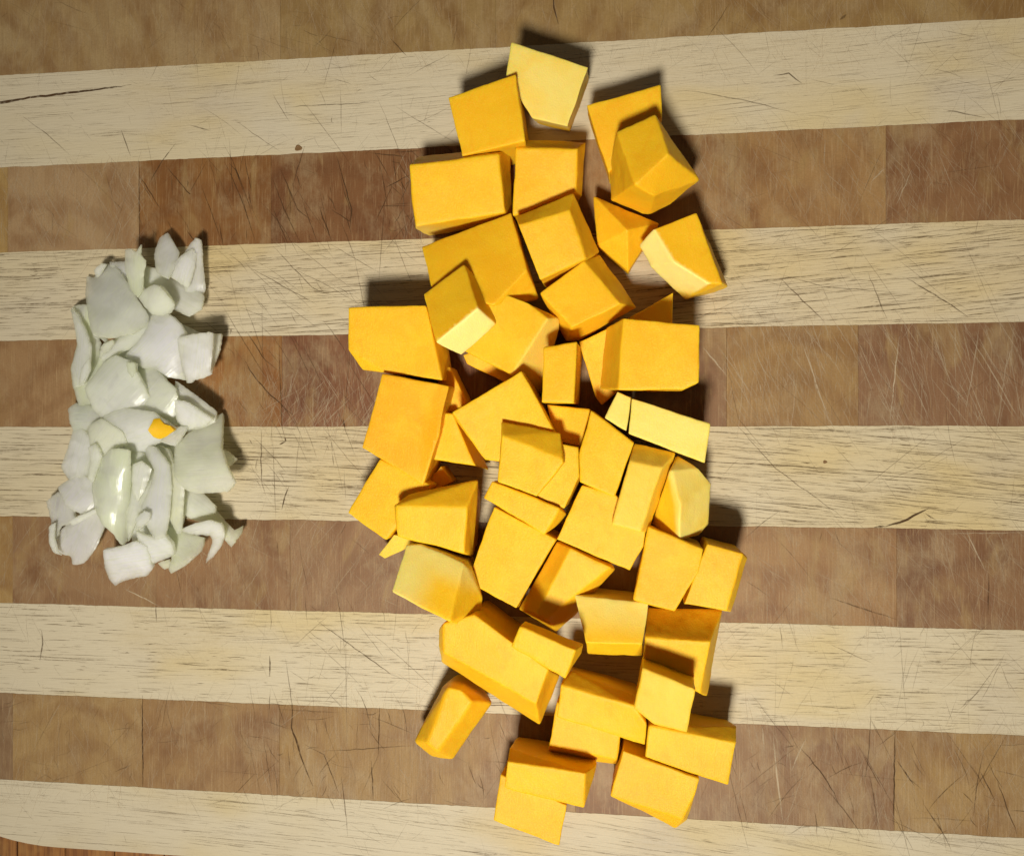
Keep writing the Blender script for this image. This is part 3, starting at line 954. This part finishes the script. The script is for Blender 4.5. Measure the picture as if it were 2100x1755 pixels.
# ---------------------------------------------------------------- onion pieces
def petal(t, out, z0, label, slope=(0, 0), curv=(0, 0), thick=7, col=(.84, .88, .76), shape='petal', rough=1.0, mat=None, grow=1.06):
    """curved shell: outline in the picture, height from a tilted, bent sheet"""
    pts = [tl(t, p) for p in out]
    n = len(pts)
    mx, my = sum(p[0] for p in pts) / n, sum(p[1] for p in pts) / n
    pts = [(mx + (p[0] - mx) * grow, my + (p[1] - my) * grow) for p in pts]
    fine = []
    rp = random.Random(int(pts[0][0] * 13 + pts[0][1]))
    for i in range(n):                       # Catmull-Rom rounding of the outline plus small nicks
        p0, p1, p2, p3 = pts[i - 1], pts[i], pts[(i + 1) % n], pts[(i + 2) % n]
        L = math.hypot(p2[0] - p1[0], p2[1] - p1[1])
        m = max(2, int(L / 4))
        for k in range(m):
            s = k / m
            q = []
            for a in (0, 1):
                cr = .5 * ((2 * p1[a]) + (-p0[a] + p2[a]) * s + (2 * p0[a] - 5 * p1[a] + 4 * p2[a] - p3[a]) * s * s
                           + (-p0[a] + 3 * p1[a] - 3 * p2[a] + p3[a]) * s ** 3)
                li = p1[a] + (p2[a] - p1[a]) * s
                q.append(.22 * cr + .78 * li + rp.gauss(0, .45 * rough))
            fine.append(q)
    cx = sum(p[0] for p in fine) / len(fine)
    cy = sum(p[1] for p in fine) / len(fine)
    ang, kk = math.radians(curv[0]), curv[1]
    x0, x1 = min(p[0] for p in fine), max(p[0] for p in fine)
    y0, y1 = min(p[1] for p in fine), max(p[1] for p in fine)
    inner = []
    step = 4.5
    y = y0 + step / 2
    row = 0
    while y < y1:
        x = x0 + (step / 2 if row % 2 else 0)
        while x < x1:
            inside = False
            j = len(fine) - 1
            for i in range(len(fine)):
                a, b = fine[i], fine[j]
                if (a[1] > y) != (b[1] > y) and x < (b[0] - a[0]) * (y - a[1]) / (b[1] - a[1]) + a[0]:
                    inside = not inside
                j = i
            if inside and min((x - p[0]) ** 2 + (y - p[1]) ** 2 for p in fine[::2]) > 6:
                inner.append((x, y))
            x += step
        y += step * .87
        row += 1
    vs = [Vector(p) for p in fine + inner]
    nb = len(fine)
    ov, oe, of, *_ = delaunay_2d_cdt(vs, [(i, (i + 1) % nb) for i in range(nb)], [], 1, 1e-5)
    P = []
    rim = [math.exp(-min(math.hypot(p.x - q[0], p.y - q[1]) for q in fine) / 6.0) for p in ov]
    off = Vector((cx * .37, cy * .21, 0))
    for p in ov:
        dx, dy = p.x - cx, -(p.y - cy)
        c = dx * -math.sin(ang) + dy * math.cos(ang)
        z = 8 + z0 * .78 + slope[0] * dx + slope[1] * dy - kk * c * c * .01 + 4.0 * noise.noise(Vector((p.x / 44, p.y / 44, 0)) + off) + .3 * noise.noise(Vector((p.x / 9, p.y / 9, 0)) + off)
        z = max(z, thick + 2)
        P.append(at(p.x, p.y, z))
    bm = bmesh.new()
    rk = bm.verts.layers.float.new('rim')
    tv = [bm.verts.new(p) for p in P]
    for v, k in zip(list(bm.verts), rim):
        v[rk] = k
    for f in of:
        try:
            bm.faces.new([tv[i] for i in f])
        except ValueError:
            pass
    bm.normal_update()
    for f in bm.faces:
        if f.normal.z < 0:
            f.normal_flip()
    bm.normal_update()
    for v in [v for v in bm.verts if not v.link_faces]:
        bm.verts.remove(v)
    # solid shell
    top = list(bm.verts)
    tf = list(bm.faces)
    bnd = [e for e in bm.edges if e.is_boundary]
    low = {}
    for v in top:
        nn = v.normal.copy()
        if nn.z < 0:
            nn = -nn
        q = v.co - nn * thick
        q.z = max(q.z, 1.0)
        low[v] = bm.verts.new(q)
        low[v][rk] = v[rk]
    for f in tf:
        bm.faces.new([low[v] for v in reversed(f.verts)])
    for e in bnd:
        a, b = e.verts
        try:
            bm.faces.new((a, b, low[b], low[a]))
        except ValueError:
            pass
    bmesh.ops.recalc_face_normals(bm, faces=bm.faces[:])
    org = at(cx, cy, z0)
    org.z = min(v.co.z for v in bm.verts)
    for v in bm.verts:
        d = (v.co - org) * S
        v.co = Vector((d.x * math.cos(ang) + d.y * math.sin(ang), -d.x * math.sin(ang) + d.y * math.cos(ang), d.z))
    for f in bm.faces:
        f.smooth = True
    for e in bm.edges:
        if len(e.link_faces) == 2 and e.calc_face_angle(0) > 1.0:
            e.smooth = False
    sq = mat is not None
    nm = 'squash_scrap' if sq else 'onion_' + shape
    me = bpy.data.meshes.new(nm)
    bm.to_mesh(me)
    bm.free()
    o = link(nm, me, mat or M_ONION)
    o.location = org * S
    o.rotation_euler.z = ang
    o.color = col + (1,)
    o['label'] = label
    o['category'] = 'squash piece' if sq else 'onion piece'
    o['group'] = 'pieces of chopped butternut squash' if sq else 'pieces of chopped white onion'
    return o


WHT = (.96, .96, .93)
GRN = (.80, .86, .58)
PGR = (.90, .93, .79)
GRY = (.84, .85, .83)
YEL = (.78, .80, .56)
petal(4, [(520, 1130), (620, 1200), (720, 1260), (700, 1400), (600, 1700), (420, 1620), (375, 1450), (470, 1300)], 36,
      'green tinged onion petal deep between the left edge and the broad middle petal', (.1, -.1), (60, .5), 6, GRN)
petal(4, [(640, 900), (1050, 800), (1290, 1000), (1240, 1380), (900, 1400), (690, 1300), (800, 1080)], 34,
      'mostly hidden onion petal beneath the large white wedge', (0, -.1), (40, .2), 6, PGR)
petal(5, [(400, 230), (760, 200), (1290, 320), (1330, 740), (1290, 1060), (900, 1120), (620, 960), (540, 680), (420, 560)], 32,
      'broad onion petal at the base of the lower onion pile, mostly covered', (0, -.05), (10, .1), 7, PGR)
petal(5, [(860, 1060), (1240, 980), (1310, 1120), (1240, 1280), (1010, 1330), (900, 1220)], 30,
      'onion petal covered by the bright pieces at the bottom of the pile', (0, -.1), (0, .2), 7, PGR)
petal(4, [(980, 440), (1090, 460), (1250, 560), (1495, 680), (1475, 800), (1370, 862), (1240, 800), (1000, 620)], 34,
      'translucent onion petal under the two pale tips at the top right of the onion pile', (-.05, -.1), (-30, .6), 6, PGR)
petal(4, [(1130, 190), (1190, 155), (1245, 240), (1292, 310), (1260, 420), (1200, 530), (1100, 480), (1078, 330)], 46,
      'narrow greyish onion petal, left of the two tips at the top of the pile', (.1, -.35), (80, 1.2), 6, GRY)
petal(4, [(1430, 200), (1482, 225), (1500, 420), (1520, 620), (1490, 690), (1350, 640), (1330, 520), (1340, 330)], 34,
      'grey translucent onion layer behind the right hand tip at the top of the pile', (-.1, .1), (80, .8), 6, GRY)
petal(4, [(1400, 288), (1435, 330), (1430, 440), (1375, 615), (1290, 570), (1195, 500), (1215, 440), (1320, 340)], 50,
      'white pointed onion petal, right of the two tips at the top of the pile', (-.2, .05), (70, .8), 6, WHT)
petal(4, [(690, 405), (820, 398), (1000, 450), (1060, 600), (900, 640), (760, 520)], 22,
      'dull onion petal behind the green curl at the top left of the onion pile', (0, 0), (0, .5), 6, GRY)
petal(4, [(350, 820), (420, 785), (510, 790), (560, 1000), (605, 1110), (560, 1290), (440, 1460), (372, 1480), (352, 1310), (405, 1110), (385, 950)], 42,
      'curled greenish onion petal standing at the left edge of the onion pile', (.4, 0), (85, 1.6), 7, GRN)
petal(4, [(350, 830), (400, 860), (470, 1010), (510, 1130), (500, 1300), (450, 1450), (375, 1470), (355, 1310), (405, 1130), (380, 960)], 58,
      'narrow white onion strip along the left edge of the upper onion pile', (.7, 0), (80, .6), 5, WHT)
petal(4, [(500, 530), (560, 540), (600, 480), (660, 430), (740, 450), (800, 540), (1010, 860), (1000, 940), (880, 1000), (720, 1030), (550, 1020), (510, 860), (488, 680)], 66,
      'large grey domed onion petal at the upper left of the onion pile', (.05, -.38), (60, .5), 8, (.76, .78, .70))
petal(4, [(550, 470), (610, 410), (650, 420), (610, 490), (570, 530)], 40,
      'tiny torn onion edge at the top left corner of the large grey petal', (0, 0), (0, 0), 5, GRY, 'scrap')
petal(4, [(825, 300), (870, 285), (915, 318), (958, 255), (950, 335), (1002, 392), (985, 480), (970, 640), (925, 690), (862, 610), (825, 450)], 84,
      'thin green onion curl with a torn tip, pointing up at the top of the pile', (.3, .1), (85, 1.5), 4, GRN, 'curl')
petal(4, [(930, 680), (1075, 600), (1130, 625), (1250, 770), (1225, 830), (1175, 865), (1060, 850), (985, 770)], 84,
      'small thick white onion square beneath the green curl', (.1, .3), (50, .9), 12, (.80, .83, .70), 'square')
petal(4, [(560, 1010), (700, 1085), (860, 1010), (1010, 930), (1040, 990), (900, 1130), (760, 1200), (650, 1250), (600, 1220), (690, 1140)], 52,
      'pale green onion strands between the large grey petal and the white wedge', (0, -.1), (30, .6), 6, PGR)
petal(4, [(1300, 940), (1480, 1020), (1650, 1028), (1635, 1160), (1560, 1370), (1440, 1300), (1330, 1150)], 44,
      'pale green onion layer behind the white tile shaped petal on the right', (.1, -.1), (20, .4), 6, PGR)
petal(4, [(1060, 870), (1190, 862), (1290, 945), (1345, 1045), (1300, 1180), (1325, 1400), (1190, 1385), (1070, 1310), (980, 1312), (905, 1265), (832, 1210), (940, 1100), (1010, 990)], 68,
      'large bright white onion wedge in the upper half of the onion pile', (.05, .05), (40, .3), 9, (.88, .88, .90))
petal(4, [(1100, 1320), (1220, 1380), (1330, 1360), (1400, 1400), (1370, 1430), (1250, 1410), (1150, 1400)], 42,
      'shaded onion edge below the large white wedge', (0, 0), (0, 0), 6, PGR, 'scrap')
petal(4, [(1285, 1075), (1400, 1040), (1570, 1022), (1582, 1100), (1560, 1340), (1575, 1365), (1500, 1405), (1420, 1420), (1405, 1445), (1365, 1438), (1320, 1300)], 88,
      'white tile shaped onion petal at the right edge of the upper onion pile', (.0, .12), (80, .35), 8, (.92, .93, .94))
petal(4, [(1270, 1448), (1350, 1500), (1500, 1610), (1610, 1700), (1590, 1790), (1510, 1830), (1380, 1870), (1250, 1800), (1240, 1600)], 50,
      'pale onion petal with a raised upper edge right of the orange scrap', (.1, .15), (-35, .7), 8, PGR)
petal(4, [(820, 1250), (960, 1290), (1080, 1330), (1180, 1440), (1250, 1500), (1290, 1640), (1270, 1800), (1050, 1850), (990, 1600)], 70,
      'pale green onion petal in the middle of the pile, above the orange scrap', (.1, -.1), (50, .5), 8, (.83, .87, .69))
petal(4, [(640, 1290), (740, 1225), (900, 1290), (905, 1350), (990, 1500), (1045, 1640), (1010, 1780), (800, 1840), (620, 1740), (545, 1660), (488, 1500)], 84,
      'broad white and green onion petal covering the middle of the onion pile', (.0, .1), (45, .4), 8, (.86, .89, .77))
petal(5, [(330, 60), (400, 10), (530, 40), (605, 135), (520, 200), (500, 240), (390, 262), (345, 180)], 46,
      'glassy onion bit at the left edge beside the broad petal', (.2, 0), (0, .8), 7, (.66, .70, .60))
petal(5, [(370, 255), (440, 240), (520, 320), (530, 500), (490, 650), (400, 640), (340, 662), (268, 560), (320, 420)], 50,
      'white split onion petal at the left edge, below the glassy bit', (.3, -.1), (75, .7), 7, WHT)
petal(5, [(1130, 340), (1230, 255), (1310, 210), (1360, 220), (1300, 320), (1250, 375)], 74,
      'small white onion sliver right of the orange scrap', (0, -.2), (40, 0), 6, WHT, 'scrap')
petal(5, [(1180, 410), (1280, 380), (1290, 560), (1250, 620), (1200, 520)], 40,
      'small cream onion scrap left of the big grey green petal', (0, -.2), (0, 0), 6, PGR, 'scrap')
petal(5, [(620, 150), (800, 60), (1050, 90), (1245, 240), (1180, 330), (1090, 360), (1000, 465), (870, 420), (780, 330)], 88,
      'white onion petal under the orange scrap, with a glossy rim', (0, .2), (20, .6), 8, (.87, .88, .82))
petal(5, [(500, 230), (610, 155), (780, 260), (830, 370), (700, 420), (600, 520), (560, 660), (500, 640), (530, 450)], 82,
      'bright cream onion petal folding down at the left of the middle', (.1, .15), (50, .6), 8, (.90, .92, .72))
petal(5, [(1660, 410), (1730, 440), (1792, 500), (1740, 545), (1690, 575)], 36,
      'small pointed onion tip sticking out behind the big grey green petal', (0, .1), (0, 0), 5, PGR, 'scrap')
petal(5, [(1340, 760), (1480, 775), (1600, 900), (1590, 960), (1400, 1010), (1330, 960)], 40,
      'translucent onion petal below the big grey green one', (0, -.2), (-30, .6), 7, PGR)
petal(5, [(1370, 1005), (1500, 950), (1600, 925), (1700, 1040), (1770, 1110), (1842, 1075), (1830, 1130), (1740, 1250), (1680, 1180), (1520, 1060)], 34,
      'ribbed green onion end at the lower right tip of the onion pile', (0, -.2), (-40, .9), 6, GRN)
petal(5, [(1380, 280), (1500, 220), (1664, 115), (1650, 400), (1700, 560), (1765, 690), (1700, 765), (1450, 780), (1345, 740), (1265, 640), (1268, 400)], 78,
      'big grey green onion petal with a pointed top corner at the right edge', (.05, -.34), (5, .30), 9, (.76, .79, .63))
petal(5, [(140, 870), (240, 795), (345, 915), (400, 1040), (260, 1080), (215, 1200), (230, 1310), (165, 1230), (180, 1040)], 34,
      'clear shrivelled onion skin at the lower left corner of the onion pile', (.2, 0), (80, .5), 5, (.66, .64, .62))
petal(5, [(360, 1030), (560, 935), (632, 1060), (580, 1230), (530, 1310), (460, 1392), (370, 1405), (345, 1335), (205, 1290), (215, 1185)], 44,
      'fan shaped translucent onion petal at the lower left of the onion pile', (.2, 0), (60, .5), 6, (.84, .83, .81))
petal(5, [(245, 745), (330, 680), (420, 630), (540, 690), (580, 900), (500, 980), (380, 945), (300, 880)], 62,
      'white folded onion petal above the fan shaped one at the lower left', (.1, -.1), (50, .5), 7, (.90, .89, .90))
petal(5, [(1160, 1060), (1310, 1130), (1500, 1185), (1470, 1285), (1330, 1420), (1225, 1482), (1205, 1440), (1240, 1300), (1180, 1180)], 50,
      'greenish onion petal between the white hook and the white block at the bottom', (.1, -.2), (-40, .5), 7, (.72, .78, .54))
petal(5, [(1110, 1400), (1200, 1370), (1235, 1430), (1165, 1452)], 18,
      'tiny cream onion crumb at the bottom of the onion pile', (0, 0), (0, 0), 8, YEL, 'scrap')
petal(5, [(1100, 395), (1200, 430), (1270, 620), (1335, 740), (1315, 1110), (1272, 1122), (1190, 960), (1215, 700)], 74,
      'yellow green onion strip left of the big grey green petal', (.3, 0), (82, 1.2), 6, YEL)
petal(5, [(860, 440), (1000, 470), (1085, 620), (1020, 830), (920, 1020), (850, 1190), (830, 900)], 74,
      'pale onion petal tucked right of the glossy dome', (-.1, -.1), (80, .9), 7, PGR)
petal(5, [(1010, 390), (1090, 420), (1200, 560), (1222, 750), (1205, 960), (1170, 1150), (1080, 1170), (1000, 1050), (925, 1100), (930, 1000), (1050, 720), (1075, 600), (1000, 480)], 86,
      'curved pale grey onion petal right of the glossy dome', (.2, -.05), (82, .9), 7, (.80, .80, .80))
petal(5, [(640, 1300), (760, 1270), (905, 1220), (1000, 1270), (1050, 1450), (1000, 1510), (880, 1530), (780, 1562), (740, 1592), (690, 1540), (655, 1440)], 60,
      'brilliant white onion block with a ragged foot at the bottom of the onion pile', (.0, .4), (10, .4), 12, (.95, .95, .98), 'block')
petal(5, [(920, 1130), (1000, 1165), (1080, 1180), (1150, 1150), (1222, 1235), (1235, 1330), (1090, 1392), (1030, 1400), (960, 1260)], 72,
      'bright white onion piece right of the bottom block', (.1, .35), (10, .5), 9, (.94, .95, .92))
petal(5, [(1310, 1118), (1440, 1060), (1555, 1035), (1650, 1065), (1682, 1150), (1650, 1260), (1590, 1335), (1525, 1392), (1550, 1300), (1580, 1210), (1560, 1165), (1480, 1160), (1400, 1150)], 66,
      'white hook shaped onion strip at the lower right of the onion pile', (.0, .25), (20, .4), 8, (.93, .94, .88), 'hook')
petal(5, [(700, 430), (780, 425), (862, 445), (866, 700), (845, 960), (838, 1180), (800, 1222), (720, 1130), (625, 1045), (560, 900), (540, 700), (600, 520)], 104,
      'glossy pale green dome shaped onion petal in the lower middle of the pile', (-.1, .08), (78, 1.5), 8, (.82, .88, .66))

petal(4, [(612, 1130), (700, 1078), (722, 1100), (690, 1150), (640, 1190), (598, 1226)], 80,
      'thin yellowish onion sliver just below the large grey domed petal', (0, .1), (40, .3), 4, YEL, 'sliver')
petal(4, [(455, 1300), (505, 1240), (515, 1330), (470, 1440), (425, 1465), (430, 1380)], 66,
      'glossy white onion sliver inside the curl at the left edge', (.2, .1), (75, 1.0), 4, WHT, 'sliver')
petal(4, [(1262, 1610), (1370, 1625), (1480, 1700), (1575, 1765), (1500, 1822), (1380, 1850), (1280, 1790)], 72,
      'bright white onion petal just right of the orange scrap', (.0, .25), (-30, .5), 7, WHT)
petal(4, [(835, 1270), (905, 1285), (912, 1350), (880, 1400), (845, 1350)], 92,
      'little green onion flap at the top of the broad middle petal', (.1, .1), (60, .5), 4, GRN, 'flap')
petal(5, [(500, 400), (560, 372), (612, 470), (575, 590), (540, 690), (496, 655), (520, 520)], 86,
      'white onion strip along the left side of the glossy dome', (.2, .1), (75, .7), 5, WHT, 'strip')
petal(5, [(915, 1010), (985, 950), (1030, 965), (1030, 1030), (965, 1075), (920, 1085)], 98,
      'small grey see-through onion flap below the glossy dome', (0, .1), (30, .3), 4, GRY, 'flap')
petal(5, [(330, 1030), (430, 985), (560, 930), (585, 955), (470, 1020), (370, 1075)], 68,
      'white onion ridge between the folded petal and the fan shaped petal', (0, .2), (25, 1.5), 5, WHT, 'ridge')
petal(5, [(158, 1090), (205, 1060), (200, 1180), (235, 1300), (262, 1325), (195, 1300), (158, 1220)], 50,
      'thin white onion edge at the lower left tip of the pile', (.2, 0), (85, 1.5), 4, WHT, 'edge')
petal(5, [(875, 560), (960, 520), (1050, 590), (1010, 720), (930, 860), (885, 760)], 90,
      'smooth cream onion sliver between the glossy dome and the pale grey petal', (.0, .1), (75, .9), 5, (.93, .94, .86), 'sliver')
# squash scrap on the onion
petal(5, [(1070, 146), (1122, 140), (1160, 188), (1212, 206), (1248, 242), (1186, 296), (1122, 322), (1066, 300), (1020, 244), (1046, 196)], 100,
      'tiny ragged orange squash scrap lying on the onion pile', (0, .15), (0, 1.5), 9, (.2, 0, 0), 'x', .6, M_SQUASH, 1.0)
